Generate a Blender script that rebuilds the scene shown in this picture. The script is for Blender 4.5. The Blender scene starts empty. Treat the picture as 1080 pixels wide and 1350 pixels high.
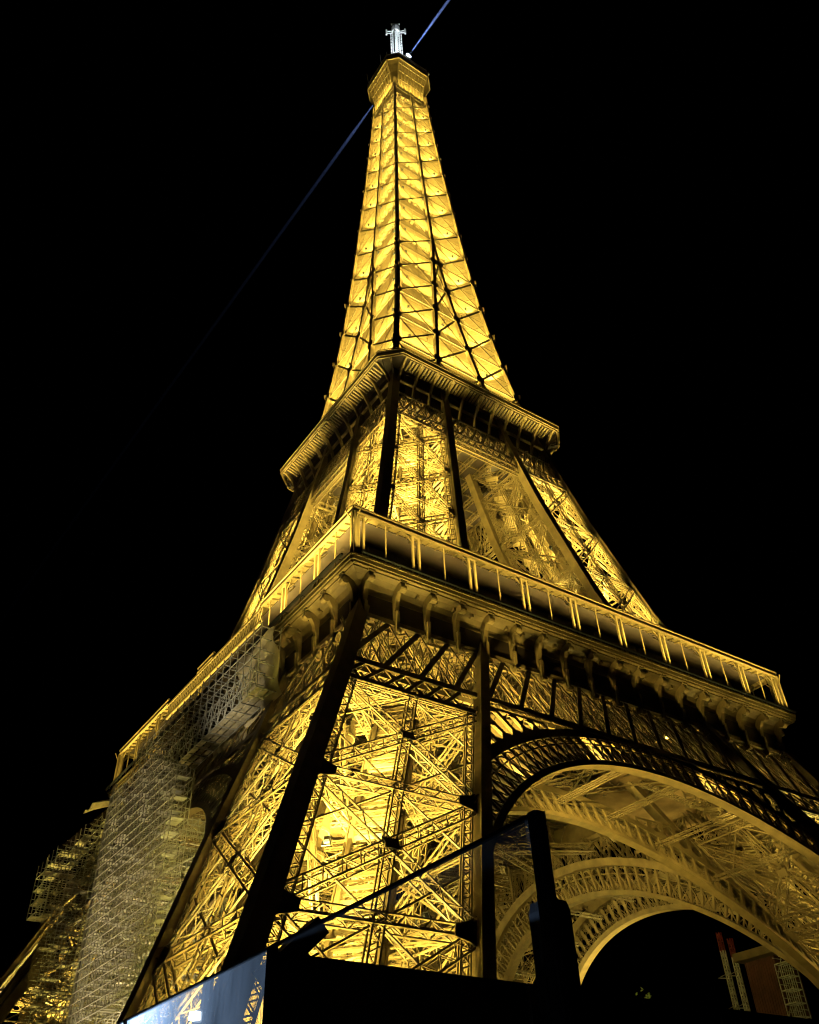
import bpy, math, random
import numpy as np
from mathutils import Vector, Matrix

random.seed(4); RNG = np.random.default_rng(4)
SC = bpy.context.scene
COL = SC.collection
R = math.radians

# ------------------------------------------------------------------ camera
CAM = (-74.558, -100.153, 1.978)
yaw, pit, rol = R(35.672), R(40.177), R(-2.442)
fw = Vector((math.sin(yaw)*math.cos(pit), math.cos(yaw)*math.cos(pit), math.sin(pit)))
rt = Vector((math.cos(yaw), -math.sin(yaw), 0)); up = rt.cross(fw)
r2 = rt*math.cos(rol) + up*math.sin(rol); u2 = -rt*math.sin(rol) + up*math.cos(rol)
cd = bpy.data.cameras.new('camera'); cam = bpy.data.objects.new('camera', cd); COL.objects.link(cam)
M = Matrix((r2, u2, -fw)).transposed().to_4x4(); M.translation = Vector(CAM); cam.matrix_world = M
cd.sensor_fit = 'VERTICAL'; cd.sensor_height = 24; cd.lens = 24*1156.3/1350
cd.shift_y = (662.9-675)/1350; cd.clip_start = .05; cd.clip_end = 3000
SC.camera = cam
# ------------------------------------------------------------------ night sky
wd = bpy.data.worlds.new('World'); SC.world = wd; wd.use_nodes = True
nt = wd.node_tree; bg = nt.nodes['Background']
sky = nt.nodes.new('ShaderNodeTexSky'); sky.sky_type = 'NISHITA'; sky.sun_disc = False
sky.sun_elevation = R(-9); sky.sun_rotation = R(200)
nt.links.new(sky.outputs[0], bg.inputs[0]); bg.inputs[1].default_value = 0.002
SC.view_settings.view_transform = 'Standard'; SC.view_settings.look = 'None'
SC.view_settings.exposure = .25; SC.view_settings.gamma = 1
cy = SC.cycles
cy.use_denoising = True; cy.max_bounces = 4; cy.diffuse_bounces = 0; cy.glossy_bounces = 2
cy.transmission_bounces = 4; cy.transparent_max_bounces = 12; cy.volume_bounces = 0
cy.sample_clamp_indirect = 2; cy.sample_clamp_direct = 10; cy.caustics_reflective = False; cy.caustics_refractive = False
cy.filter_width = 1.15; cy.use_light_tree = True; cy.use_adaptive_sampling = False

# ------------------------------------------------------------------ materials
def mat(name, col, rough=.55, metal=0., var=.25, scale=.6, spec=.35):
    m = bpy.data.materials.new(name); m.use_nodes = True
    n = m.node_tree.nodes; l = m.node_tree.links; b = n['Principled BSDF']
    tc = n.new('ShaderNodeTexCoord'); no = n.new('ShaderNodeTexNoise'); mx = n.new('ShaderNodeMix'); mx.data_type = 'RGBA'
    no.inputs['Scale'].default_value = scale; no.inputs['Detail'].default_value = 6
    l.new(tc.outputs['Object'], no.inputs['Vector'])
    cr = n.new('ShaderNodeValToRGB'); cr.color_ramp.elements[0].position = .32; cr.color_ramp.elements[1].position = .68
    l.new(no.outputs[0], cr.inputs[0]); l.new(cr.outputs[0], mx.inputs[0])
    mx.inputs[6].default_value = (*[c*(1-var) for c in col], 1); mx.inputs[7].default_value = (*[min(1, c*(1+var)) for c in col], 1)
    l.new(mx.outputs[2], b.inputs['Base Color'])
    b.inputs['Roughness'].default_value = rough; b.inputs['Metallic'].default_value = metal
    b.inputs['Specular IOR Level'].default_value = spec
    return m
def emit(name, col, s):
    m = bpy.data.materials.new(name); m.use_nodes = True
    n = m.node_tree.nodes; l = m.node_tree.links; n.remove(n['Principled BSDF'])
    e = n.new('ShaderNodeEmission'); e.inputs[0].default_value = (*col, 1); e.inputs[1].default_value = s
    l.new(e.outputs[0], n['Material Output'].inputs[0])
    m.cycles.emission_sampling = 'NONE'
    return m
def netmat(name, col, open_, scale=2.2):
    m = mat(name, col, .9, 0, .35, .35, .1)
    n = m.node_tree.nodes; l = m.node_tree.links; b = n['Principled BSDF']
    t = n.new('ShaderNodeBsdfTransparent'); ms = n.new('ShaderNodeMixShader')
    tr = n.new('ShaderNodeBsdfTranslucent'); tr.inputs[0].default_value = (*col, 1)
    m2 = n.new('ShaderNodeMixShader'); m2.inputs[0].default_value = .35
    l.new(b.outputs[0], m2.inputs[1]); l.new(tr.outputs[0], m2.inputs[2])
    no = n.new('ShaderNodeTexNoise'); no.inputs['Scale'].default_value = scale; no.inputs['Detail'].default_value = 3
    tc = n.new('ShaderNodeTexCoord'); l.new(tc.outputs['Object'], no.inputs['Vector'])
    mr = n.new('ShaderNodeMapRange'); mr.inputs[1].default_value = .35; mr.inputs[2].default_value = .65
    mr.inputs[3].default_value = max(0, open_-.25); mr.inputs[4].default_value = min(1, open_+.25)
    l.new(no.outputs[0], mr.inputs[0]); l.new(mr.outputs[0], ms.inputs[0])
    l.new(m2.outputs[0], ms.inputs[1]); l.new(t.outputs[0], ms.inputs[2]); l.new(ms.outputs[0], n['Material Output'].inputs[0])
    return m
IRON = mat('iron_paint', (.19, .129, .056), .5, 0, .22, .8)
IRON2 = mat('iron_paint_dull', (.14, .095, .042), .6, 0, .3, .5)
DECK = mat('deck_underside', (.11, .075, .04), .8, 0, .35, .3)
DARK = mat('dark_cladding_and_shade', (.02, .011, .008), .7, 0, .4, .5)  # cladding colour; also paints shade into the soffit and frieze
STEEL = mat('galvanised_steel', (.50, .47, .40), .45, .35, .2, 1.5)
BOARD = mat('scaffold_board', (.42, .35, .23), .8, 0, .35, 1.2)
STONE = mat('stone', (.32, .29, .24), .9, 0, .2, .6)
BLACK = mat('black_steel', (.008, .008, .01), .5, .2, .3, 2)
GROUND = mat('gravel', (.10, .09, .075), .95, 0, .3, 1.5)
LEAF = mat('leaf', (.05, .075, .025), .8, 0, .5, .8)
BARK = mat('bark', (.08, .06, .045), .9, 0, .3, 2)
REDP = mat('red_paint', (.14, .018, .014), .5, 0, .2, 2)
CLAD = mat('red_brown_cladding', (.09, .03, .02), .7, 0, .25, .6)
WHITEP = mat('white_paint', (.78, .78, .76), .5, 0, .1, 2)
NET = netmat('debris_netting', (.05, .036, .02), .5, 1.6)
SHEET = netmat('safety_net', (.28, .18, .09), .12, .25)
PALE = netmat('pale_mesh_sheet', (.36, .31, .22), .3, 3); TARP = mat('tarpaulin', (.42, .34, .20), .8, 0, .3, .5)
LENS = emit('sodium_lens', (1, .72, .25), 14)
COOLLENS = emit('cool_lens', (.75, .88, 1), 30)

# ------------------------------------------------------------------ mesh builder
class MB:
    def __init__(s): s.V = []; s.F = []; s.n = 0; s.B = []
    def add(s, v, f):
        v = np.asarray(v, float); s.V.append(v); s.F += [tuple(int(i)+s.n for i in q) for q in f]; s.n += len(v)
    def bar(s, a, b, w=.2, h=None, n=(0, 0, 1)):
        s.B.append((*a, *b, w, w if h is None else h, *n))
    def bars(s, A, B_, w, h, n):
        A = np.asarray(A); B_ = np.asarray(B_)
        k = len(A)
        s.B += [tuple(r) for r in np.hstack([A, B_, np.full((k, 1), w), np.full((k, 1), h), np.tile(np.asarray(n, float), (k, 1))])]
    def poly(s, pts, off):                       # prism: polygon extruded by vector off
        pts = np.asarray(pts, float); k = len(pts); off = np.asarray(off, float)
        v = np.vstack([pts, pts+off])
        f = [tuple(range(k))[::-1], tuple(range(k, 2*k))] + [(i, (i+1) % k, k+(i+1) % k, k+i) for i in range(k)]
        s.add(v, f)
    def loft(s, rings, closed=True, caps=True):  # list of equally long rings
        k = len(rings[0]); v = np.vstack([np.asarray(r_, float) for r_ in rings]); f = []
        for j in range(len(rings)-1):
            for i in range(k if closed else k-1):
                a = j*k+i; b = j*k+(i+1) % k; f.append((a, b, b+k, a+k))
        if caps and closed: f += [tuple(range(k))[::-1], tuple(range((len(rings)-1)*k, len(rings)*k))]
        s.add(v, f)
    def tube(s, a, b, r, k=8, r1=None):
        a = Vector(a); b = Vector(b); t = (b-a).normalized(); x = t.orthogonal().normalized(); y = t.cross(x)
        r1 = r if r1 is None else r1
        s.loft([[tuple(p_+x*(q*math.cos(2*math.pi*i/k))+y*(q*math.sin(2*math.pi*i/k))) for i in range(k)] for p_, q in ((a, r), (b, r1))])
    def mesh(s, name, m):
        V = list(s.V); F = s.F; nv = s.n
        loops = []; tot = []
        for f in F: loops += f; tot.append(len(f))
        if s.B:
            B_ = np.array(s.B, float); A = B_[:, 0:3]; E_ = B_[:, 3:6]; w = B_[:, 6:7]/2; h = B_[:, 7:8]/2; n = B_[:, 8:11]
            t = E_-A; L = np.linalg.norm(t, axis=1, keepdims=True); L[L < 1e-9] = 1; t = t/L
            sd = np.cross(n, t); q = np.linalg.norm(sd, axis=1)
            bad = q < 1e-3
            if bad.any(): sd[bad] = np.cross(np.where(np.abs(t[bad][:, :1]) < .9, [[1., 0, 0]], [[0, 1., 0]]), t[bad])
            sd /= np.linalg.norm(sd, axis=1, keepdims=True); nn = np.cross(t, sd)
            c = np.stack([P_+sd*w*i+nn*h*j for P_ in (A, E_) for i, j in ((-1, -1), (1, -1), (1, 1), (-1, 1))], 1)
            k = len(B_); V.append(c.reshape(-1, 3))
            q = np.array([[3, 2, 1, 0], [4, 5, 6, 7], [0, 1, 5, 4], [1, 2, 6, 5], [2, 3, 7, 6], [3, 0, 4, 7]])
            lp = (q[None]+(np.arange(k)*8)[:, None, None]+nv).reshape(-1)
            loops = np.concatenate([np.array(loops, np.int64), lp]); tot = np.concatenate([np.array(tot, np.int64), np.full(k*6, 4)])
        V = np.vstack(V); loops = np.asarray(loops, np.int32); tot = np.asarray(tot, np.int32)
        me = bpy.data.meshes.new(name)
        me.vertices.add(len(V)); me.vertices.foreach_set('co', V.astype(np.float32).ravel())
        me.loops.add(len(loops)); me.loops.foreach_set('vertex_index', loops)
        st = np.zeros(len(tot), np.int32); st[1:] = np.cumsum(tot)[:-1]
        me.polygons.add(len(tot)); me.polygons.foreach_set('loop_start', st); me.polygons.foreach_set('loop_total', tot)
        me.update(calc_edges=True); me.validate(); me.shade_flat()
        for x in (m if isinstance(m, (list, tuple)) else [m]): me.materials.append(x)
        return me
    def build(s, name, m, parent=None):
        o = bpy.data.objects.new(name, s.mesh(name, m)); COL.objects.link(o)
        if parent: o.parent = parent
        return o
def empty(name, parent=None, loc=(0, 0, 0)):
    o = bpy.data.objects.new(name, None); COL.objects.link(o); o.location = loc
    if parent: o.parent = parent
    return o
def tag(o, label=None, cat=None, group=None, kind=None):
    for k, v in (('label', label), ('category', cat), ('group', group), ('kind', kind)):
        if v: o[k] = v
    return o
def dup(o, parent, rz=None, deep=True):
    c = o.copy(); COL.objects.link(c); c.parent = parent
    if rz is not None: c.rotation_euler = (0, 0, rz)
    if deep:
        for ch in list(o.children): dup(ch, c)
    return c

def lb(mb, a, b, n, wid, dep, pitch=None, ch=.13, la=.075, sides=2):
    """riveted lattice box beam from a to b: four chords and zigzag lacing"""
    a = np.asarray(a, float); b = np.asarray(b, float); t = b-a; L = np.linalg.norm(t); t /= L
    n = np.asarray(n, float); s_ = np.cross(n, t); s_ /= np.linalg.norm(s_); n = np.cross(t, s_)
    for i in (-1, 1):
        for j in (-1, 1):
            o = s_*i*wid/2+n*j*dep/2; mb.bar(a+o, b+o, ch, ch, n)
    k = max(2, int(round(L/(pitch or wid)))); u = np.linspace(0, 1, k+1)[:, None]
    P = a+(b-a)*u
    sg = np.where(np.arange(k+1) % 2 == 0, 1., -1.)[:, None]
    for j in (-1, 1):
        Q = P+s_*sg*j*wid/2+n*j*dep/2; mb.bars(Q[:-1], Q[1:], la, la*.6, n)
    if sides > 2:
        for j in (-1, 1):
            Q = P+n*sg*j*dep/2+s_*j*wid/2; mb.bars(Q[:-1], Q[1:], la, la*.6, s_)

# ------------------------------------------------------------------ tower profile
ZW = [0, 15.5, 23.6, 29.1, 42.2, 52.2, 57.4, 76, 96, 113.6, 119, 129, 144, 158, 177, 198, 220, 245, 270]
WW = [59.6, 51.9, 48.1, 45.5, 39, 34.5, 32.2, 25.8, 20.9, 17.2, 16.2, 14.6, 12.7, 11.3, 9.9, 8.7, 7.5, 6.4, 5.4]
ZT = [0, 57.4, 74, 95, 110, 116, 119, 132, 182, 270]
WT = [16.3, 16, 13.2, 11.9, 11, 10.5, 10, 9.2, 9.7, 5.4]
def w(z): return float(np.interp(z, ZW, WW))
def v(z): return w(z)-float(np.interp(z, ZT, WT))
ROT = [np.array([[math.cos(a), -math.sin(a), 0], [math.sin(a), math.cos(a), 0], [0, 0, 1]]) for a in (0, math.pi/2, math.pi, 1.5*math.pi)]
def rk(k, p): return ROT[k] @ np.asarray(p, float)
tower = empty('lattice_tower')
tag(tower, 'tall wrought iron lattice tower lit gold from inside against the black night sky', 'tower')

LAMP_N = [0]
def lamp(pos, target, power, angle=110, blend=.6, rad=.25, col=(1, .80, .175), kind='SPOT'):
    d = bpy.data.lights.new('floodlight_lamp', kind); d.energy = power; d.color = col; d.shadow_soft_size = rad
    if kind == 'SPOT': d.spot_size = R(angle); d.spot_blend = blend
    o = bpy.data.objects.new('floodlight_lamp', d); COL.objects.link(o); o.location = pos
    o.rotation_euler = (Vector(target)-Vector(pos)).to_track_quat('-Z', 'Y').to_euler()
    return o
def fixture_mb():
    m = MB(); m.bar((0, 0, -.55), (0, 0, -.1), .55, .55, (0, 1, 0)); m.bar((0, 0, -.1), (0, 0, -.04), .68, .68, (0, 1, 0))
    m.bar((-.4, 0, -.35), (-.4, 0, -1.0), .06, .2, (0, 1, 0)); m.bar((.4, 0, -.35), (.4, 0, -1.0), .06, .2, (0, 1, 0)); m.bar((-.43, 0, -1.0), (.43, 0, -1.0), .12, .2)
    m.bar((-.28, 0, -.35), (-.4, 0, -.35), .08); m.bar((.28, 0, -.35), (.4, 0, -.35), .08)
    return m
FIX_ME = fixture_mb().mesh('floodlight', BLACK)
lm = MB(); lm.bar((0, 0, -.04), (0, 0, -.02), .5, .5, (0, 1, 0)); LENS_ME = lm.mesh('lens', LENS)
def flood(parent, pos, target, power, angle=110, scale=1., **k):
    lamp(pos, target, power, angle, **k)
    o = bpy.data.objects.new('floodlight', FIX_ME); COL.objects.link(o); o.parent = parent
    o.rotation_mode = 'QUATERNION'; q = (Vector(target)-Vector(pos)).to_track_quat('Z', 'Y')
    if parent is not tower and parent.rotation_euler.z:
        pz = Matrix.Rotation(-parent.rotation_euler.z, 4, 'Z'); o.location = pz @ Vector(pos); o.rotation_quaternion = pz.to_quaternion() @ q
    else: o.location = pos; o.rotation_quaternion = q
    if parent is tower:
        c = bpy.data.objects.new('lens', LENS_ME); COL.objects.link(c); c.parent = o
    return o

# ------------------------------------------------------------------ leg builder (quadrant -x,-y)
def corner(i, z):
    a, b = w(z), v(z)
    return np.array([(-a, -a, z), (-b, -a, z), (-b, -b, z), (-a, -b, z)][i], float)
OUTN = [np.array(x, float) for x in ((0, -1, .5), (1, 0, -.5), (0, 1, -.5), (-1, 0, .5))]
def fpt(i, t, z): return corner(i, z)*(1-t)+corner((i+1) % 4, z)*t
def column(zs, i, size, plate):
    m = MB()
    for a, b in zip(zs[:-1], zs[1:]):
        m.bar(corner(i, a), corner(i, b+.03), size, size, (1, 1, 0) if i % 2 else (1, -1, 0))
    # box turned square to the faces
    m.B = [(*r[:8], 0., 1., 0.) for r in m.B]
    return m
def face_mesh(i, levels, wid, dep, pitch, ch, la, sides, edge):
    m = MB(); n = OUTN[i]/np.linalg.norm(OUTN[i])
    for a, b in zip(levels[:-1], levels[1:]):
        p, q, r_, s_ = fpt(i, 0, a), fpt(i, 1, a), fpt(i, 1, b), fpt(i, 0, b); c = (p+q+r_+s_)/4
        ins = -n*dep*.5
        for e in (p, q, r_, s_): lb(m, c+ins, e+ins, n, wid, dep, pitch, ch, la, sides)
        lb(m, p+ins, q+ins, n, wid*.9, dep, pitch, ch, la, sides)
        lb(m, (p+q)/2+ins*1.1, c+ins*1.1, n, wid*.8, dep*.9, pitch, ch*.9, la, 2)
        lb(m, (r_+s_)/2+ins*1.1, c+ins*1.1, n, wid*.8, dep*.9, pitch, ch*.9, la, 2)
        # light stiffeners between the main members
        for f0, f1 in ((p, c), (q, c), (r_, c), (s_, c)): pass
        md = [(p+c)/2, (q+c)/2, (r_+c)/2, (s_+c)/2]; mm = [(p+q)/2, (q+r_)/2, (r_+s_)/2, (s_+p)/2]
        for x in range(4):
            m.bar(md[x]+ins, mm[x]+ins, .14, .14, n); m.bar(md[(x+1) % 4]+ins, mm[x]+ins, .14, .14, n)
        # edge lacing beside both columns
        if edge:
            for t in (0, 1):
                e0, e1 = fpt(i, t, a), fpt(i, t, b); d = (fpt(i, .5, a)-e0); d /= np.linalg.norm(d)
                lb(m, e0+d*edge+ins*.6, e1+d*edge+ins*.6, n, edge*.55, .35, edge*.5, .12, .09, 2)
    p, q = fpt(i, 0, levels[-1]), fpt(i, 1, levels[-1]); lb(m, p-n*dep*.5, q-n*dep*.5, n, wid, dep, pitch, ch, la, sides)
    return m
def gussets(i, levels, size, th):
    out = []
    n = OUTN[i]/np.linalg.norm(OUTN[i])
    for a, b in zip(levels[:-1], levels[1:]):
        p, q, r_, s_ = fpt(i, 0, a), fpt(i, 1, a), fpt(i, 1, b), fpt(i, 0, b); c = (p+q+r_+s_)/4+n*.05
        x = (q-p)/np.linalg.norm(q-p); y = np.cross(n, x); m = MB()
        m.poly([c+size*(.62 if k % 2 else .36)*(x*math.cos(g)*1.2+y*math.sin(g)*.85) for k, g in enumerate([k*math.pi/4 for k in range(8)])], n*th)
        out.append(m)
    for z in levels[1:-1]:
        for t, d in ((0, 1), (1, -1)):
            e = fpt(i, t, z)+n*.05; x = fpt(i, .5, z)-e; x /= np.linalg.norm(x); yv = fpt(i, t, z+1)-fpt(i, t, z); yv /= np.linalg.norm(yv); m = MB()
            m.poly([e+size*(x*q_[0]+yv*q_[1]) for q_ in ((-.45, -1.0), (.45, -1.0), (.9, -.75), (1.75, -.5), (1.75, .3), (.9, .6), (.45, 1.0), (-.45, 1.0))], n*th)
            out.append(m)
    return out
def inner_mesh(levels, wid, la):
    m = MB()
    for z in levels:
        c = [corner(i, z) for i in range(4)]
        lb(m, c[0], c[2], (0, 0, 1), wid, wid*.8, wid, .12, la, 4); lb(m, c[1], c[3], (0, 0, 1), wid, wid*.8, wid, .12, la, 4)
        for i in range(4):
            a = (c[i]+c[(i+1) % 4])/2; b = (c[(i+1) % 4]+c[(i+2) % 4])/2; lb(m, a, b, (0, 0, 1), wid*.7, wid*.7, wid*.8, .1, la, 2)
    for a, b in zip(levels[:-1], levels[1:]):
        ca = sum(corner(i, a) for i in range(4))/4; cb = sum(corner(i, b) for i in range(4))/4
        for i in range(4):
            if i % 2 == 0: lb(m, ca, corner(i, b), (1, -1, 0), wid*.6, wid*.6, wid*1.2, .1, la, 2)
    return m
def axis_pt(z, du, dv):      # point inside the leg at fractions du, dv from the outer corner
    c0, c1, c3 = corner(0, z), corner(1, z), corner(3, z); return c0+(c1-c0)*du+(c3-c0)*dv
def track_mesh(z0, z1, du, dv, wd_, step):
    m = MB()
    zs = np.arange(z0, z1+.1, step)
    for a, b in zip(zs[:-1], zs[1:]):
        p, q = axis_pt(a, du, dv), axis_pt(b, du, dv)
        for sx, sy in ((-1, 1), (1, -1)):
            o = np.array((sx, sy, 0))*wd_/2
            m.bar(p+o, q+o, .35, 1.1, (1, 1, 0)); m.bar(p+o*1.25, q+o*1.25, .12, .5, (1, 1, 0))
        o = np.array((-1, 1, 0))*wd_/2
        m.bar(p+o, p-o, .28, .28, (0, 0, 1)); m.bar((p+q)/2+o, (p+q)/2-o, .15, .15, (0, 0, 1)); m.bar(p+o, q-o, .12, .12, (1, 1, 0))
    return m
def shaft_mesh(z0, z1, du, dv, r, step):
    """ribbed lift shaft lining: a half-round sheet run along the leg with hoops"""
    m = MB(); zs = np.arange(z0, z1+.1, step)
    def ring(z, rr, th=.08):
        c = axis_pt(z, du, dv); A = np.linspace(R(-35), R(215), 15)-R(45)
        o = [c+np.array((rr*math.cos(a), rr*math.sin(a), 0)) for a in A]; i_ = [c+np.array(((rr-th)*math.cos(a), (rr-th)*math.sin(a), 0)) for a in A[::-1]]
        return o+i_
    for a, b in zip(zs[:-1], zs[1:]):
        m.loft([ring(a+.05, r), ring(b-.25, r)]); m.loft([ring(b-.25, r+.12, .3), ring(b+.05, r+.12, .3)])
    return m
def stairs_mesh(z0, z1, du, dv):
    m = MB(); z = z0; k = 0
    while z < z1-2.4:
        a = axis_pt(z, du, dv); b = axis_pt(z+2.4, du, dv); s_ = np.array((1.7, -1.7, 0))*(1 if k % 2 else -1)
        for o in ((.45, .45, 0), (-.45, -.45, 0)):
            m.bar(a-s_+o, b+s_+o, .3, .07, (1, 1, 0)); m.bar(a-s_+o+(0, 0, 1.05), b+s_+o+(0, 0, 1.05), .06)
            for t in np.linspace(0, 1, 6): q = (a-s_)*(1-t)+(b+s_)*t+o; m.bar(q, q+(0, 0, 1.05), .05)
        for t in np.linspace(.05, .95, 10):
            q = (a-s_)*(1-t)+(b+s_)*t; m.bar(q+(.45, .45, 0), q-(.45, .45, 0), .27, .04)
        m.bar(b+s_*.98-np.array((.8, .8, 0)), b+s_*.98+np.array((.8, .8, 0)), 1.3, .12)
        z += 2.4; k += 1
    return m

LV = [1.5, 6, 17.6, 29.1, 41.2]
def make_leg():
    g = inner_mesh(LV+[51.5], .8, .075).build('leg', IRON, tower)
    zs = [1.5, 15.5, 23.6, 29.1, 42.2, 52.2, 57]
    for i in range(4): column(zs, i, 1.45 if i == 0 else 1.2, 0).build('column', IRON, g)
    for i in range(4):
        face_mesh(i, LV, 1.0, .8, 1.0, .13, .08, 4, 1.35).build('lattice_face', IRON, g)
        for q in gussets(i, LV, 1.35, .12): q.build('gusset_plate', IRON2, g)
    track_mesh(3, 55, .62, .38, 2.6, 1.2).build('lift_track', IRON, g)
    track_mesh(3, 55, .30, .75, 2.2, 1.2).build('lift_track', IRON, g)
    shaft_mesh(4, 43, .36, .62, 1.75, 2.4).build('lift_shaft_and_added_lining', IRON, g)
    stairs_mesh(4, 52, .72, .72).build('staircase', IRON, g)
    m = MB()
    for i in range(4):
        c = corner(i, 1.2); m.loft([[c+np.array((x*s_, y*s_, z)) for x, y in ((-1, -1), (1, -1), (1, 1), (-1, 1))] for s_, z in ((3.6, -1.2), (3.4, -.4), (2.6, .3), (2.2, .5))])
    m.build('masonry_base', STONE, g)
    return g
leg0 = make_leg()
legs = [leg0]+[dup(leg0, tower, k*math.pi/2) for k in (1, 2, 3)]

UV = [60.5, 71.5, 82.5, 93.7, 104.8]
def make_upper_leg():
    g = inner_mesh(UV[::2]+[112], .8, .1).build('upper_leg', IRON, tower)
    zs = [57.4, 66, 76, 86, 96, 105, 113.6, 118.5]
    for i in range(4): column(zs, i, 1.4 if i == 0 else 1.35, 0).build('column', IRON, g)
    for i in range(4):
        face_mesh(i, UV, .95, .6, 1.5, .15, .11, 2, 1.3).build('lattice_face', IRON, g)
        for q in gussets(i, UV, 1., .12): q.build('gusset_plate', IRON2, g)
    track_mesh(58, 112, .6, .4, 2.2, 1.3).build('lift_track', IRON, g)
    shaft_mesh(58, 110, .34, .6, 1.1, 3).build('lift_shaft_and_added_lining', IRON, g)
    stairs_mesh(58, 110, .78, .78).build('staircase', IRON, g)
    return g
ul0 = make_upper_leg()
uls = [ul0]+[dup(ul0, tower, k*math.pi/2) for k in (1, 2, 3)]

# ------------------------------------------------------------------ lattice girders round the legs (below each platform)
def P(u, z, d=0.): return np.array((u, -w(z)+d, z))
def girder_mesh(z0, zm, z1, small, big, ws, wb, dep):
    m = MB(); n = np.array((0, -1, .45)); n /= np.linalg.norm(n)
    mid = z0 < 50
    for z, t in ((z0, .55), (zm, .5), (z1, .6)):
        W_ = w(z)
        for d in (0, dep):
            if mid and z == z0:
                for sg in (-1, 1): m.bar(P(sg*v(z), z, d), P(sg*W_, z, d), t, .25, n)
            else: m.bar(P(-W_, z, d), P(W_, z, d), t if not (mid and z == zm) else .8, .25, n)
    def band(a, b, per, wid, dbl):
        k = int(round(2*w(a)/per)); U = np.linspace(-1, 1, k+1)
        for j in range(k):
            x0, x1 = U[j]*w(a), U[j+1]*w(a); y0, y1 = U[j]*w(b), U[j+1]*w(b)
            if mid and a == z0 and min(abs(x0), abs(x1)) < v(a): continue
            if mid and a == zm:
                m.bar(P(x0, a, 0), P(y1, b, 0), wid*1.1, .12, n); m.bar(P(x1, a, .16), P(y0, b, .16), wid*.45, .1, n)
                h = (U[j+1]-U[j])/2
                m.bar(P((U[j+1]+h)*w(a) if j < k-1 else w(a), a, .2), P((U[j]+h)*w(b), b, .2), wid*.3, .08, n)
                lb(m, P(x1-.6, a, dep+.3), P(y0-.6, b, dep+.3), n, .9, .3, .8, .13, .09, 2); lb(m, P(x0, a, dep+1.2), P(y1, b, dep+1.2), n, .7, .3, .9, .1, .07, 2)
                continue
            for d in (0, dep):
                m.bar(P(x0, a, d), P(y1, b, d), wid, .14, n); m.bar(P(x1, a, d+.16), P(y0, b, d+.16), wid, .14, n)
                if dbl:
                    h = (U[j+1]-U[j])/2
                    m.bar(P((U[j]+h)*w(a), a, d+.03), P((U[j+1]+h)*w(b) if j < k-1 else w(b), b, d+.03), wid*.35, .1, n)
                    m.bar(P(x0, a, d+.3), P(y0, b, d+.3), wid*.4, .1, n)
    band(z0, zm, small, ws, False); band(zm, z1, big, wb, True)
    # lacing of the back plane, fine
    k = int(2*w(zm)/1.1)
    U = np.linspace(-1, 1, k+1)
    for j in range(k):
        m.bar(P(U[j]*w(z0), z0+.3, dep*.5), P(U[j+1]*w(zm), zm-.3, dep*.5), .09, .09, n)
        m.bar(P(U[j]*w(zm), zm+.6, dep*.55), P(U[j+1]*w(z1)*1.0, z1-.6, dep*.55), .09, .09, n)
        m.bar(P(U[j+1]*w(zm), zm+.6, dep*.6), P(U[j]*w(z1), z1-.6, dep*.6), .09, .09, n)
    return m

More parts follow.
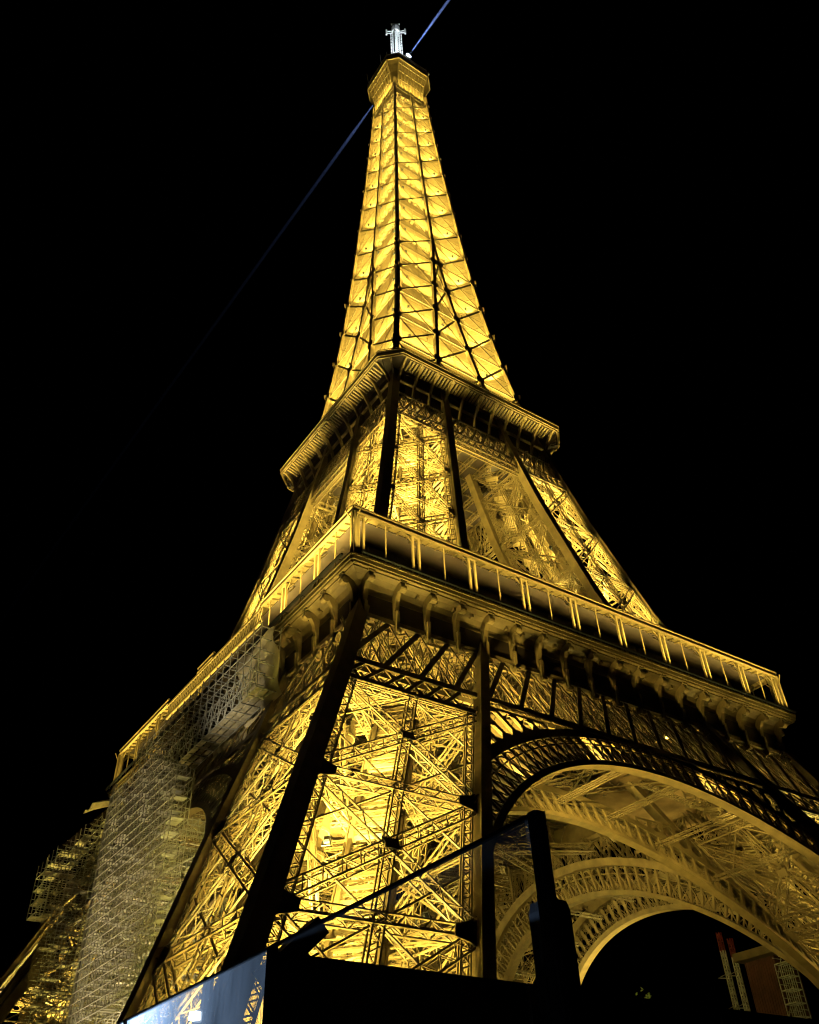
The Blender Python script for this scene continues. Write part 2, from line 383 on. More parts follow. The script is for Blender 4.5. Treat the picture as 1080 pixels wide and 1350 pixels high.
# ------------------------------------------------------------------ arches
def arc(Rr, a, d):
    x = Rr*math.cos(a); z = 2.5+Rr*math.sin(a); L_ = v(z)+.35; return np.array((max(-L_, min(L_, x)), -w(z)+d, z))
A0, A1 = R(14), R(166)
def band_plate(m, ra, rb, d0, d1, n=90, a0=A0, a1=A1):
    rings = []
    for a in np.linspace(a0, a1, n): rings.append([arc(ra, a, d0), arc(rb, a, d0), arc(rb, a, d1), arc(ra, a, d1)])
    m.loft(rings)
def arch_parts(d, deep, parent, ornate):
    m = MB(); band_plate(m, 37.5, 38.15, d, d+deep); root = m.build('arch', IRON, parent)
    m = MB(); band_plate(m, 41.2, 42.2, d, d+deep*.8); m.build('outer_rim', IRON, root)
    m = MB(); n = np.array((0, -1, .4))
    K = 66; A = np.linspace(A0, A1, K+1)
    for j, a in enumerate(A):
        m.bar(arc(38.1, a, d+.25), arc(41.25, a, d+.25), .34, .45, n)
        if j < K:
            b = A[j+1]; c = (a+b)/2
            for dd in ((.12, deep-.2) if ornate else (.3,)):
                m.bar(arc(38.1, a, d+dd), arc(40.3, b, d+dd), .13, .1, n); m.bar(arc(38.1, b, d+dd+.06), arc(40.3, a, d+dd+.06), .13, .1, n)
                m.bar(arc(40.3, a, d+dd), arc(40.3, b, d+dd), .16, .1, n)
                # half-round head of each opening
                g = [arc(40.3+.75*math.sin(t), c+(b-a)*.45*math.cos(t), d+dd) for t in np.linspace(0, math.pi, 7)]
                for p_, q_ in zip(g[:-1], g[1:]): m.bar(p_, q_, .12, .12, n)
                m.bar(arc(38.1, c, d+dd), arc(39.2, c, d+dd), .22, .1, n)
            h_ = (b-a)
            if ornate: m.poly([arc(38.4, c-h_*.06, d+deep-.12), arc(38.4, c+h_*.06, d+deep-.12), arc(40.5, c+h_*.24, d+deep-.12), arc(40.9, c, d+deep-.12), arc(40.5, c-h_*.24, d+deep-.12)], (0, .05, 0))
    m.build('openwork_lattice', IRON, root)
    # spandrel: solid plate pierced by radial slots, between the outer rim and the girder
    for sg in (-1, 1):
        m = MB(); zt = 43.3; r1 = 42.1; st = R(2.7)
        tz = np.linspace(r1, 60, 250)
        def lim(aa):
            for rr in tz:
                x = rr*math.cos(aa); z = 2.5+rr*math.sin(aa)
                if z > zt or abs(x) > v(z)-.1: return rr
            return 60
        def pl(aa, r0_, r1_, a2, r2_, r3_, dd, t): m.poly([arc(r0_, aa, dd), arc(r1_, aa, dd), arc(r3_, a2, dd), arc(r2_, a2, dd)], (0, t, 0))
        for j in range(13):
            a = R(90)+sg*(R(19)+j*st); qa, qb = lim(a), lim(a+sg*st)
            if max(qa, qb)-r1 < .3: continue
            am, an = a+sg*st*.13, a+sg*st*.87; qm, qn = lim(am), lim(an)
            pl(a, r1, qa, am, r1, qm, d+.1, .1); pl(an, r1, qn, a+sg*st, r1, qb, d+.1, .1)            # ribs either side of the slot
            pl(am, r1, r1+.25, an, r1, r1+.25, d+.1, .1); pl(am, max(r1+.25, qm-.4), qm, an, max(r1+.25, qn-.4), qn, d+.1, .1)
            ac = (am+an)/2
            for r_, g in ((r1+.25, 1), (min(qm, qn)-.4, -1)):
                for e in (am, an):
                    if min(qm, qn)-.4-r1 > 1.2: m.poly([arc(r_, e, d+.11), arc(r_, e+(ac-e)*.9, d+.11), arc(r_+g*.5, e, d+.11)], (0, .08, 0))
            m.poly([arc(r1, am, d+.2), arc(qm, am, d+.2), arc(qm, am, d+.5), arc(r1, am, d+.5)], (.04, 0, 0))  # web between the two plates
            if ornate: pl(a, r1, qa, a+sg*st, r1, qb, d+1.55, .08)  # added back plate, catches lamplight so the slots look bright
        m.build('spandrel', IRON, root)
    if ornate:
        for a in np.linspace(R(34), R(146), 11):
            m = MB(); lb(m, arc(39.7, a, d+deep), arc(39.7, a, 14.7), (0, 0, 1), .5, .5, .7, .09, .06, 2); m.build('cross_tie', IRON2, root)
    return root
a_out = arch_parts(0.1, 1.3, tower, True)
a_in = arch_parts(14.6, 1.2, tower, False)
for k in (1, 2, 3): dup(a_out, tower, k*math.pi/2); dup(a_in, tower, k*math.pi/2)

# ------------------------------------------------------------------ first platform
def ring(m, ho, hi, z0, z1):            # square ring slab as four trapezoid prisms
    for k in range(4):
        m.poly([rk(k, p) for p in ((-ho, -ho, z0), (ho, -ho, z0), (hi, -hi, z0), (-hi, -hi, z0))], (0, 0, z1-z0))
m = MB(); ring(m, 36.2, 13, 56.75, 57.15); plat = m.build('first_platform', DECK, tower)
sides = []
def side(parent, name, mb, m_, k=None):
    o = mb.build(name, m_, parent); L = [o]
    for q in (1, 2, 3): L.append(dup(o, parent, q*math.pi/2))
    return L
side(plat, 'lattice_girder', girder_mesh(41.3, 44.1, 52, 2.35, 4.3, .36, .5, 1.4), IRON)
# inner girders, plan bracing under the deck
m = MB()
for q in (-16.5, -8, 8, 16.5):
    lb(m, (-32, q, 53), (32, q, 53), (0, 0, 1), 2.2, 4.4, 2.4, .3, .16, 4)
lb(m, (-31, -31, 50.5), (-8, -8, 50.5), (0, 0, 1), 1.4, 1.4, 1.4, .2, .12, 4)
for s_ in (-1, 1):
    lb(m, (s_*16, -33, 50.3), (s_*8, -14, 50.3), (0, 0, 1), 1.3, 1.2, 1.3, .2, .13, 4); lb(m, (s_*3, -33, 50.3), (s_*14, -14, 50.3), (0, 0, 1), 1.3, 1.2, 1.3, .2, .13, 4)
    lb(m, (s_*24, -33, 50.1), (s_*24, -15, 50.1), (0, 0, 1), 1.3, 1.2, 1.3, .2, .13, 4)
side(plat, 'floor_lattice', m, IRON)
m = MB()
for u in np.arange(-30, 30.1, 2.5): m.bar((u, -35.5, 56.3), (u, -13, 56.3), .3, .8)
side(plat, 'floor_joist', m, IRON2)
# frieze: flat wall and cove
m = MB()
prof = [(34.55, 51.9), (34.55, 55.0), (34.65, 55.5), (35.0, 56.0), (35.6, 56.35), (36.3, 56.5), (36.3, 56.7), (34.3, 56.7), (34.3, 51.9)]
m.loft([[(-d_, -d_, z) for d_, z in prof], [(d_, -d_, z) for d_, z in prof]]); m.bar((-34.75, -34.75, 51.95), (34.75, -34.75, 51.95), .45, .5); m.bar((-34.7, -34.62, 54.8), (34.7, -34.62, 54.8), .12, .25)
side(plat, 'frieze', m, IRON2)
m = MB(); m.bar((-34.5, -34.6, 53.4), (34.5, -34.6, 53.4), .12, 2.6); side(plat, 'frieze_shade_panel', m, DARK)  # added dark panel that paints the frieze wall as shaded
m = MB()
for h_, z, t, q in ((36.62, 57.2, .55, .3), (36.45, 56.82, .3, .22), (36.75, 57.5, .2, .16)): m.bar((-h_, -h_, z), (h_, -h_, z), .5, t)
side(plat, 'cornice', m, IRON)
# corbels
def corbel():
    m = MB(); pr = [(34.4, 50.6), (34.85, 50.7), (35.0, 52), (35.05, 53.6), (35.3, 54.9), (35.75, 55.7), (36.35, 56.2), (36.35, 56.68), (34.4, 56.68)]
    m.poly([(-.28, -d_, z) for d_, z in pr], (.56, 0, 0))
    g = [(0, -36.15+.42*math.cos(t), 55.75+.42*math.sin(t)) for t in np.linspace(0, 2*math.pi, 14)[:-1]]
    m.poly([(x-.38, y, z) for x, y, z in g], (.76, 0, 0))
    g = [(0, -35.2+.3*math.cos(t), 51.0+.3*math.sin(t)) for t in np.linspace(0, 2*math.pi, 12)[:-1]]
    m.poly([(x-.34, y, z) for x, y, z in g], (.68, 0, 0)); m.bar((0, -35.1, 51.3), (0, -35.2, 53.4), .36, .3); m.bar((-.4, -36.3, 56.55), (.4, -36.3, 56.55), .5, .22)
    return m
cb = corbel().mesh('corbel', IRON)
def put(me, name, parent, k, u, z=0, y=0):
    o = bpy.data.objects.new(name, me); COL.objects.link(o); o.parent = parent; o.location = rk(k, (u, y, z)); o.rotation_euler = (0, 0, k*math.pi/2); return o
for k in range(4):
    for j in range(18): put(cb, 'corbel', plat, k, -34.1+j*4.012)
# canopy and its posts. span lists per side: where the canopy stands
def canopy(k, u0, u1):
    m = MB(); D = 1.1
    e0 = u0+(0 if u0 < -36 else 0); 
    m.poly([rk(k, p) for p in ((u0, -36.2, 63.85), (u1, -36.2, 63.85), (u1 if u1 < 36 else u1-D, -36.2+D, 64.05), (u0 if u0 > -36 else u0+D, -36.2+D, 64.05))], (0, 0, .22))
    m.bar(rk(k, (u0, -36.2, 64.1)), rk(k, (u1, -36.2, 64.1)), .22, .75); m.bar(rk(k, (u0, -36.34, 63.78)), rk(k, (u1, -36.34, 63.78)), .3, .16)
    m.tube(rk(k, (u0, -36.25, 64.5)), rk(k, (u1, -36.25, 64.5)), .24, 10)
    for u in np.arange(u0+1, u1, 1.35): m.bar(rk(k, (u, -36.1, 63.7)), rk(k, (u, -36.2+D, 63.9)), .1, .22)
    o = m.build('canopy', IRON, plat)
    return o
def post_mb(dbl=True):
    m = MB()
    if dbl:
        for s_ in (-.42, .42): m.bar((s_, -36.12, 57.6), (s_, -36.12, 63.8), .24, .26, (0, 1, 0))
        g = [(.42*math.cos(t), -36.12, 57.75-.2*math.sin(t)) for t in np.linspace(0, math.pi, 6)]
        for a, b in zip(g[:-1], g[1:]): m.bar(a, b, .2, .24, (0, 1, 0))
        m.bar((-.5, -36.12, 63.5), (.5, -36.12, 63.5), .3, .28); m.bar((-.36, -36.05, 57.7), (-.36, -36.05, 63.7), .05); 
        for s_ in (-1, 1): m.bar((s_*.4, -36.1, 62.6), (s_*1.1, -35.9, 63.75), .12)
        m.bar((0, -36, 62.3), (0, -34.9, 63.7), .14)
    else: m.bar((0, -36.05, 57.6), (0, -36.05, 63.8), .12)
    return m
pm, pm1 = post_mb().mesh('canopy_post', IRON), post_mb(False).mesh('thin_post', IRON)
SPANS = {0: [(-36.3, 36.3)], 1: [(-36.3, -14), (-5, -.2), (16, 36.3)], 2: [(-36.3, 36.3)], 3: [(-36.3, -16), (-5.5, -.4), (14, 36.3)]}
for k, sp in SPANS.items():
    for u0, u1 in sp:
        canopy(k, u0, u1)
        for u in np.arange(-36, 36.1, 8):
            if u0+.2 < u < u1-.2: put(pm, 'canopy_post', plat, k, u)
            if u0 < u+4 < u1: put(pm1, 'thin_post', plat, k, u+4)
    for u in (-35.55, ): put(pm, 'canopy_post', plat, k, u+.2)
    if k == 0: put(pm, 'canopy_post', plat, k, 35.3)
# railing, wire screen and dark pavilion wall behind
m = MB()
for z in (57.75, 58.75): m.bar((-36, -35.9, z), (36, -35.9, z), .1, .1)
for u in np.arange(-36, 36, .24): m.bar((u, -35.9, 57.2), (u, -35.9, 58.75), .035)
side(plat, 'railing_mesh', m, BLACK)
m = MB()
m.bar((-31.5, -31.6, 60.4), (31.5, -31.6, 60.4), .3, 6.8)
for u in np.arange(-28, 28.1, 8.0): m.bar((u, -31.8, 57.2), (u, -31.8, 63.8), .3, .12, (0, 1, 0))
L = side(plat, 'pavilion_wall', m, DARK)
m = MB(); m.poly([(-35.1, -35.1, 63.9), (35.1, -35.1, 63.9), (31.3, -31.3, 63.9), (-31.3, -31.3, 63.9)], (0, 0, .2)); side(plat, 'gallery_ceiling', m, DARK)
# brown openwork parapet along the uncovered parts
m = MB()
for z in (61.4, 63.5): m.bar((-16, -36.3, z), (14, -36.3, z), .25, .3)
for u in np.arange(-16, 14, .8): m.bar((u, -36.3, 61.5), (u+.8, -36.3, 63.4), .12); m.bar((u+.8, -36.26, 61.5), (u, -36.26, 63.4), .12)
m.bar((-16, -36.1, 62.5), (14, -36.1, 62.5), .06, 1.9)
o = m.build('parapet_lattice', IRON2, plat); o.rotation_euler = (0, 0, 1.5*math.pi)

# ------------------------------------------------------------------ second platform
def oct_(h, c, z): return [(-h+c, -h, z), (h-c, -h, z), (h, -h+c, z), (h, h-c, z), (h-c, h, z), (-h+c, h, z), (-h, h-c, z), (-h, -h+c, z)]
m = MB(); m.loft([oct_(20.3, 3.1, 118.2), oct_(20.3, 3.1, 118.6)]); m.poly([(-16.4, -16.4, 111.8), (16.4, -16.4, 111.8), (16.4, 16.4, 111.8), (-16.4, 16.4, 111.8)], (0, 0, .35)); p2 = m.build('second_platform', DARK, tower)
m = MB()
for u in np.arange(-14, 14.1, 3.5): lb(m, (u, -16, 111), (u, 16, 111), (0, 0, 1), .6, 1.0, 1.2, .14, .09, 4); m.bar((-16, u+1.2, 111.6), (16, u+1.2, 111.6), .2, .3)
m.build('floor_lattice', IRON2, p2)
side(p2, 'lattice_girder', girder_mesh(104.8, 107.0, 111.6, 1.35, 2.3, .2, .26, 1.0), IRON)
m = MB()
for z in (103.6, 104.9):
    for d in (.2, .9): m.bar((-v(104), -w(104)+d, z), (v(104), -w(104)+d, z), .22, .18)
for u in np.arange(-v(104), v(104), 1.2):
    m.bar((u, -w(104)+.2, 103.6), (u, -w(104)+.2, 104.9), .1)
side(p2, 'bottom_chord', m, IRON)
m = MB(); O = oct_(20.72, 3.17, 118.55)
for a, b in zip(O, O[1:]+O[:1]):
    a = np.array(a); b = np.array(b); m.bar(a, b, .3, .85); m.bar(a*[.992, .992, 1]+[0, 0, -.6], b*[.992, .992, 1]+[0, 0, -.6], .22, .3); m.bar(a*[1.004, 1.004, 1]+[0, 0, .5], b*[1.004, 1.004, 1]+[0, 0, .5], .4, .18)
    m.bar(a*[.985, .985, 1]+[0, 0, 1.7], b*[.985, .985, 1]+[0, 0, 1.7], .1)
    L_ = np.linalg.norm(b-a)
    for t in np.arange(0, 1, .35/L_): q = (a+(b-a)*t)*[.985, .985, 1]; m.bar(q+[0, 0, .5], q+[0, 0, 1.7], .045)
m.build('edge_rim', IRON, p2)
# inner wall of the cove and louvred soffit between brackets, recess shade painted dark
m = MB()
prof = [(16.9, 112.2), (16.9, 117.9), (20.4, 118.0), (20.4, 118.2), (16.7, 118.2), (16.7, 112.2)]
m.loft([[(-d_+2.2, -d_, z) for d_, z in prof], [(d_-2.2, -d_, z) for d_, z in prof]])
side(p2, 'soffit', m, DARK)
m = MB()
for u in np.arange(-15.5, 15.6, .66): m.bar((u, -18.2, 117.1), (u, -20.3, 117.75), .2, .3, (1, 0, 0))
m.bar((-16.5, -17.3, 115.2), (16.5, -17.3, 115.2), .5, .3)
side(p2, 'soffit_louvre_grille', m, IRON)
def bracket():
    m = MB(); a = [(16.9, 111.2), (17.3, 112.6), (17.9, 114.5), (18.8, 116.2), (20.0, 117.4), (20.75, 117.75), (20.75, 118.2)]; b = [(20.2, 118.2), (19.3, 117.6), (18.2, 116.5), (17.3, 114.6), (16.7, 112.6), (16.4, 111.2)]
    m.poly([(-.16, -d_, z) for d_, z in a+b], (.32, 0, 0)); m.bar((0, -17.05, 110.6), (0, -17.2, 112.4), .42, .3); m.bar((0, -20.55, 117.7), (0, -20.55, 118.2), .4, .3)
    return m.mesh('bracket', IRON)
bk = bracket()
for k in range(4):
    for j in range(11): put(bk, 'bracket', p2, k, -16.6+j*3.32)
    o = put(bk, 'bracket', p2, k, 0); o.rotation_euler = (0, 0, k*math.pi/2-math.pi/4); o.location = rk(k, (-2.9, -2.9, 0)) if 0 else rk(k, (-4.1, -4.1, 0))
# upper deck kiosk round the spire foot
m = MB(); m.loft([oct_(15.6, 2, 119), oct_(15.6, 2, 122.2), oct_(16.4, 2.2, 122.4), oct_(16.4, 2.2, 122.8)])
for u in np.arange(-13, 13.1, 1.3):
    for k in range(4): m.bar(rk(k, (u, -15.65, 119.2)), rk(k, (u, -15.65, 122.2)), .15)
m.build('upper_gallery', IRON2, p2)

# ------------------------------------------------------------------ spire
ZS = [119, 130.5, 140.1, 150.2, 160.3, 170.5, 180.5, 190.4, 201, 210.3, 219.6, 228.4, 236.4, 244.3, 252.4, 260, 266]
m = MB()
for z in ZS[1:]:
    W_ = w(z)*.74
    for k in (0, 1): lb(m, rk(k, (-W_, -W_, z)), rk(k, (W_, W_, z)), (0, 0, 1), .5, .5, .7, .1, .07, 2)
    for k in range(4): lb(m, rk(k, (-W_, -W_*.42, z)), rk(k, (W_, -W_*.42, z)), (0, 0, 1), .5, .6, .6, .12, .08, 2); lb(m, rk(k, (0, -W_, z)), rk(k, (W_, 0, z)), (0, 0, 1), .4, .4, .6, .1, .07, 2)
spire = m.build('spire', IRON, tower)
def spire_col(f):
    m = MB()
    for a, b in zip(ZS[:-1], ZS[1:]):
        if f(a) is None or f(b) is None: continue
        s_ = np.interp(a, [119, 266], [.85, .5]); m.bar(f(a), np.array(f(b))+(0, 0, .05), s_, s_, (0, 1, 0))
    return m
side(spire, 'column', spire_col(lambda z: (-w(z), -w(z), z)), IRON)
for sg in (-1, 1):
    side(spire, 'column', spire_col(lambda z: (sg*v(z), -w(z)+.05, z) if z < 181 else None), IRON)
side(spire, 'column', spire_col(lambda z: (0, -w(z)+.05, z) if z > 179 else None), IRON)
m = MB(); n = np.array((0, -1, .08)); nod = MB()
for a, b in zip(ZS[:-1], ZS[1:]):
    ua = [-w(a), -v(a), v(a), w(a)] if a < 180 else [-w(a), 0, w(a)]; ub = [-w(b), -v(b), v(b), w(b)] if a < 180 else [-w(b), 0, w(b)]
    if abs(b-180.5) < .1: ub = [-w(b), 0, 0, w(b)]
    m.bar(P(ub[0], b, .05), P(ub[-1], b, .05), .42, .06, n)
    zc = (a+b)/2
    for j in range(len(ua)-1):
        p, q, r_, s_ = P(ua[j], a, .15), P(ua[j+1], a, .15), P(ub[j+1], b, .15), P(ub[j], b, .15)
        if np.linalg.norm(r_-s_) < .3 and np.linalg.norm(q-p) < 2.2: continue
        bw = .3
        for e, f_ in ((p, r_), (q, s_)):
            t = (f_-e)/np.linalg.norm(f_-e); o = np.cross(n, t)*.32
            m.bar(e+o*.05, f_+o*.05, np.interp(a, [119, 260], [.48, .34]), .05, n)
        c = (p+q+r_+s_)/4
        for g in ((p+s_)/2, (q+r_)/2): m.bar(c, g, .22, .03, n)
        m.bar((p+q)/2, (p+s_)/2, .1, .03, n); m.bar((p+q)/2, (q+r_)/2, .1, .03, n)
    for u in ua:
        c = P(u, a, -.35); s_ = .95 if a < 180 else .6
        if a > 119: m.poly([c+s_*np.array((x, 0, y)) for x, y in ((-1, -.5), (-.5, -1), (.5, -1), (1, -.5), (1, .5), (.5, 1), (-.5, 1), (-1, .5))], (0, .12, 0))
side(spire, 'lattice_face', m, IRON)
def lf(z): return float(np.interp(z, [119, 160, 200], [.77, .71, .6]))
# added corner plates that catch lamplight and fill the dark gaps
m = MB()
for a, b in zip(ZS[:-1], ZS[1:]):
    for q in range(5):
        z0, z1 = a+(b-a)*(q+.01)/5, a+(b-a)*(q+.98)/5
        m.poly([(-w(z0)*(lf(z0)+.01), -w(z0)*(lf(z0)+.01), z0), (-w(z0)*.975, -w(z0)*.975, z0), (-w(z1)*.975, -w(z1)*.975, z1), (-w(z1)*(lf(z1)+.01), -w(z1)*(lf(z1)+.01), z1)], (.04, -.04, 0))
side(spire, 'added_corner_fill', m, IRON)
# added lining panels that catch lamplight as a gold backdrop, open joints
m = MB()
for a, b in zip(ZS[:-1], ZS[1:]):
    for zz0, zz1 in ((a+.1, a+(b-a)*.48), (a+(b-a)*.5, b-.12)):
        h0, h1 = w(zz0)*lf(zz0), w(zz1)*lf(zz1)
        for s0, s1 in ((-1, -.34), (-.32, .32), (.34, 1)):
            m.poly([(s0*h0, -h0, zz0), (s1*h0, -h0, zz0), (s1*h1, -h1, zz1), (s0*h1, -h1, zz1)], (0, .08, 0))
    for s0 in (-1, -.33, .33, 1): m.bar((s0*w(a)*lf(a), -w(a)*lf(a)-.06, a), (s0*w(b)*lf(b), -w(b)*lf(b)-.06, b), .2, .12, (0, 1, 0))
side(spire, 'lift_shaft_and_added_lining', m, IRON)  # not a shaft here: lining added to look lit behind the lattice

# ------------------------------------------------------------------ top platform, antenna
m = MB()
m.loft([oct_(5.5, .6, 259.5), oct_(5.7, .9, 265), oct_(6.3, 1.4, 269.5), oct_(7.3, 2.2, 273), oct_(7.95, 2.65, 274.6), oct_(7.95, 2.65, 274.9), oct_(5, 1, 274.9), oct_(5, 1, 259.5)], caps=False)
top = m.build('top_platform', IRON, tower)
m = MB()
for k in range(4):
    for u in np.linspace(-5.2, 5.2, 9):
        pts = [(u*.8, -5.6, 260.5), (u*.85, -5.95, 266), (u*.92, -6.6, 270.3), (u, -7.6, 273.4), (u, -8.05, 274.6)]
        for a, b in zip(pts[:-1], pts[1:]): m.bar(rk(k, a), rk(k, b), .16, .3, rk(k, (1, 0, 0)))
    for z, h_ in ((266, 6.0), (270, 6.6), (273, 7.45)): m.bar(rk(k, (-h_*.7, -h_, z)), rk(k, (h_*.7, -h_, z)), .16, .2)
m.build('cove_rib', IRON, top)
m = MB(); O = oct_(8.02, 2.68, 274.7)
m.loft([oct_(8.0, 2.67, 274.9), oct_(8.0, 2.67, 277.6), oct_(8.2, 2.7, 277.7), oct_(8.2, 2.7, 278)])
m.build('cabin', DARK, top)
m = MB()
for a, b in zip(O, O[1:]+O[:1]): m.bar(a, b, .25, .35)
m.build('edge_rim', IRON, top)
m = MB(); m.loft([oct_(5.4, 1.5, 278), oct_(5.4, 1.5, 282), oct_(4.2, 1.2, 282.3), oct_(4.0, 1.2, 286), oct_(3, .9, 287), oct_(2.4, .7, 291), oct_(1.6, .4, 294), oct_(1.2, .3, 297)])
for k in range(8):
    a = k*math.pi/4+.3; m.bar((5.6*math.cos(a), 5.6*math.sin(a), 278), (5.6*math.cos(a), 5.6*math.sin(a), 283.5), .5, .5); m.tube((3.5*math.cos(a), 3.5*math.sin(a), 286), (3.5*math.cos(a), 3.5*math.sin(a), 290), .45)
m.build('equipment_room', IRON2, top)
for (x, y, h_, lx, ly) in ((-7.6, -2, 7, -.5, 0), (-7.8, 5, 7, -.8, 0), (7.8, -4.8, 7, .2, .1), (-7.6, -5.2, 3, -.2, 0), (5, -7.8, 3, 0, -.2), (7.9, 3, 5, .4, 0)):
    m = MB(); m.tube((x, y, 278), (x+lx, y+ly, 278+h_), .09, 6, .05); m.bar((x-.3, y, 278.4), (x+.3, y, 278.4), .2); m.build('aerial_rod', STEEL, top)
m = MB(); m.loft([[(s_*x, s_*y, z) for x, y in ((-1, -1), (1, -1), (1, 1), (-1, 1))] for s_, z in ((.35, 296), (.35, 316), (.3, 316.2), (.3, 321), (.3, 321.5), (.25, 324))])
for i in (-1, 1):
    for q in (-1, 1): m.bar((i*.85, q*.85, 296), (i*.75, q*.75, 317), .3, .3, (0, 1, 0)); m.bar((i*.7, q*.7, 317), (i*.5, q*.5, 321.5), .22, .22, (0, 1, 0))
for z in np.arange(297.5, 316, 2.6):
    for i, q in ((-1, -1), (1, -1), (-1, 1)): m.bar((i*1.25, q*1.25, z), (i*1.25, q*1.25, z+1.5), .3, .3, (0, 1, 0))
for z in np.arange(297, 316, 1.5): m.bar((-1.0, -1.0, z), (1., -1., z), .12); m.bar((-1.0, -1.0, z), (-1., 1., z), .12)
m.tube((0, 0, 316.6), (0, 0, 320), 1.45, 12)
d = np.array((.811, -.585, 0))
for s_ in (-1, 1):
    for z in (316.6, 318.2): m.bar(d*s_*.7+(0, 0, z), d*s_*3.2+(0, 0, z-.0), .22)
    m.bar(d*s_*3.2+(0, 0, 315.6), d*s_*3.2+(0, 0, 319.6), .35, .5)
m.bar(d*-1.5+(0, 0, 323.8), d*1.5+(0, 0, 323.8), .45, .5); m.bar(d*-.5+(0, 0, 321), d*-.5+(0, 0, 323.8), .2); m.bar(d*.5+(0, 0, 321), d*.5+(0, 0, 323.8), .2)
m.build('antenna_mast', WHITEP, top)
# rotating beacon on the cabin roof
BX = (-1.7, -8.4, 280.3)
m = MB(); m.bar((BX[0], BX[1]+1.2, 278), (BX[0], BX[1]+1.2, 279.6), .8, .8, (0, 1, 0)); m.tube((BX[0], BX[1]+1.4, 280.3), (BX[0], BX[1]+.2, 280.3), .8, 14, .95); bc = m.build('beacon', BLACK, top)
m = MB(); m.tube((BX[0], BX[1]+.15, 280.3), (BX[0], BX[1]+.05, 280.3), .85, 14); m.build('lens', COOLLENS, bc)
m = MB()
for q in range(7): m.bar((-3.6+q*1.6, -7.6, 278), (-3.6+q*1.6, -7.6, 279.2+.5*(q % 2)), .5, .4, (0, 1, 0))
m.bar((-5.2, -7.9, 279.3), (5.2, -7.9, 279.3), .08); m.build('roof_equipment', WHITEP, top)

# ------------------------------------------------------------------ floodlights of the tower
GOLD = (1, .82, .18)
def rect_lamp(loc, xdir, aim, sx_, sy_, power, spread=180, col=GOLD):
    d = bpy.data.lights.new('floodlight_bank_lamp', 'AREA'); d.shape = 'RECTANGLE'; d.size = sx_; d.size_y = sy_; d.energy = power; d.spread = R(spread); d.color = col
    o = bpy.data.objects.new('floodlight_bank_lamp', d); COL.objects.link(o)
    zz = -(Vector(aim)-Vector(loc)).normalized(); xx = Vector(xdir); xx = (xx-zz*xx.dot(zz)).normalized()
    o.matrix_world = Matrix((xx, zz.cross(xx), zz)).transposed().to_4x4(); o.location = loc
    return o
def fixture(parent, pos, target, scale=1.):
    o = bpy.data.objects.new('floodlight', FIX_ME); COL.objects.link(o); o.parent = parent; o.rotation_mode = 'QUATERNION'
    q = (Vector(target)-Vector(pos)).to_track_quat('Z', 'Y'); pz = Matrix.Rotation(-parent.rotation_euler.z, 4, 'Z'); o.location = pz @ Vector(pos); o.rotation_quaternion = pz.to_quaternion() @ q; o.scale = (scale,)*3
LEG_L = {0: ((4, 7, 110e3), (11.5, 7, 90e3), (18.5, 7, 66e3), (26, 7, 80e3), (34, 6, 24e3)), 1: ((8, 6, 50e3), (24, 6, 24e3)), 3: ((8, 6, 150e3), (28, 6, 26e3)), 2: ((20, 6, 60e3),)}
UP_L = {0: ((57.6, 7, 95e3), (66, 6, 75e3), (76, 6, 60e3), (87, 5, 50e3), (97, 4, 14e3)), 1: ((57.6, 6, 120e3), (68, 5, 80e3), (79, 5, 36e3), (91, 4, 10e3)), 3: ((57.6, 6, 240e3), (68, 5, 120e3), (80, 5, 90e3)), 2: ((60, 6, 30e3),)}
for T_, par in ((LEG_L, legs), ({k_: [(a_, b_, c_*1.3) for a_, b_, c_ in v_] for k_, v_ in UP_L.items()}, uls)):
    for k in range(4):
        for z, s_, pw in T_[k]:
            q_ = .55 if k in (0, 2) else .42; c = axis_pt(z, q_, q_); t = axis_pt(z+12, .5, .5)
            rect_lamp(rk(k, c), rk(k, (1, 0, 0)), rk(k, t), s_, s_, pw*(.7 if k == 0 else .9), 118 if k == 0 else 104)
            for du, dv in ((.36, .36), (.74, .36), (.36, .74), (.74, .74)): fixture(par[k], rk(k, axis_pt(z-.3, du, dv)), rk(k, axis_pt(z+12, du*.6+.2, dv*.6+.2)), .8)
for z, pw in ((118.9, 44e3), (128, 25e3), (137, 20e3), (148, 17e3), (160, 14e3), (170.8, 15e3), (180.8, 13e3), (190.8, 12e3), (201.3, 11e3), (210.6, 10e3), (219.9, 9e3), (228.7, 8.5e3), (236.7, 7.5e3), (244.6, 7e3), (252.6, 6e3)):
    for k in (0, 3, 1):
        W_ = w(z)
        q_ = lf(z); rect_lamp(rk(k, (0, -W_*(.5+q_/2), z+.5)), rk(k, (1, 0, 0)), rk(k, (0, -W_*(.36+q_/2), z+12)), W_*(1.05+q_), W_*(1-q_)*.6, pw*(.62 if k != 1 else .75), 150)
        for u in (-.7, 0, .7): fixture(spire, rk(k, (u*W_, -W_*.88, z+.3)), rk(k, (u*W_*.9, -W_*.72, z+12)), .7)
for k in (0, 3):
    rect_lamp(rk(k, (0, -6.9, 262.0)), rk(k, (1, 0, 0)), rk(k, (0, -6.7, 275)), 9, .5, 3.2e3)
def strip(k, u0, u1, y, z, ty, tz, power, spread, rail=True):
    rect_lamp(rk(k, ((u0+u1)/2, y, z)), rk(k, (1, 0, 0)), rk(k, ((u0+u1)/2, ty, tz)), u1-u0, .25, power, spread)
    if not rail: return
    m = MB(); m.bar((u0, y-.02, z-.12), (u1, y-.02, z-.12), .3, .16)
    for u in np.arange(u0+1, u1, 4): m.bar((u, y, z-.15), (u, -36.4 if abs(y) > 30 else -19.5, z-.15+(.0 if abs(y) > 30 else 2.2)), .1)
    h = m.build('projector_trough', BLACK, plat if abs(y) > 30 else p2); h.rotation_euler = (0, 0, k*math.pi/2)
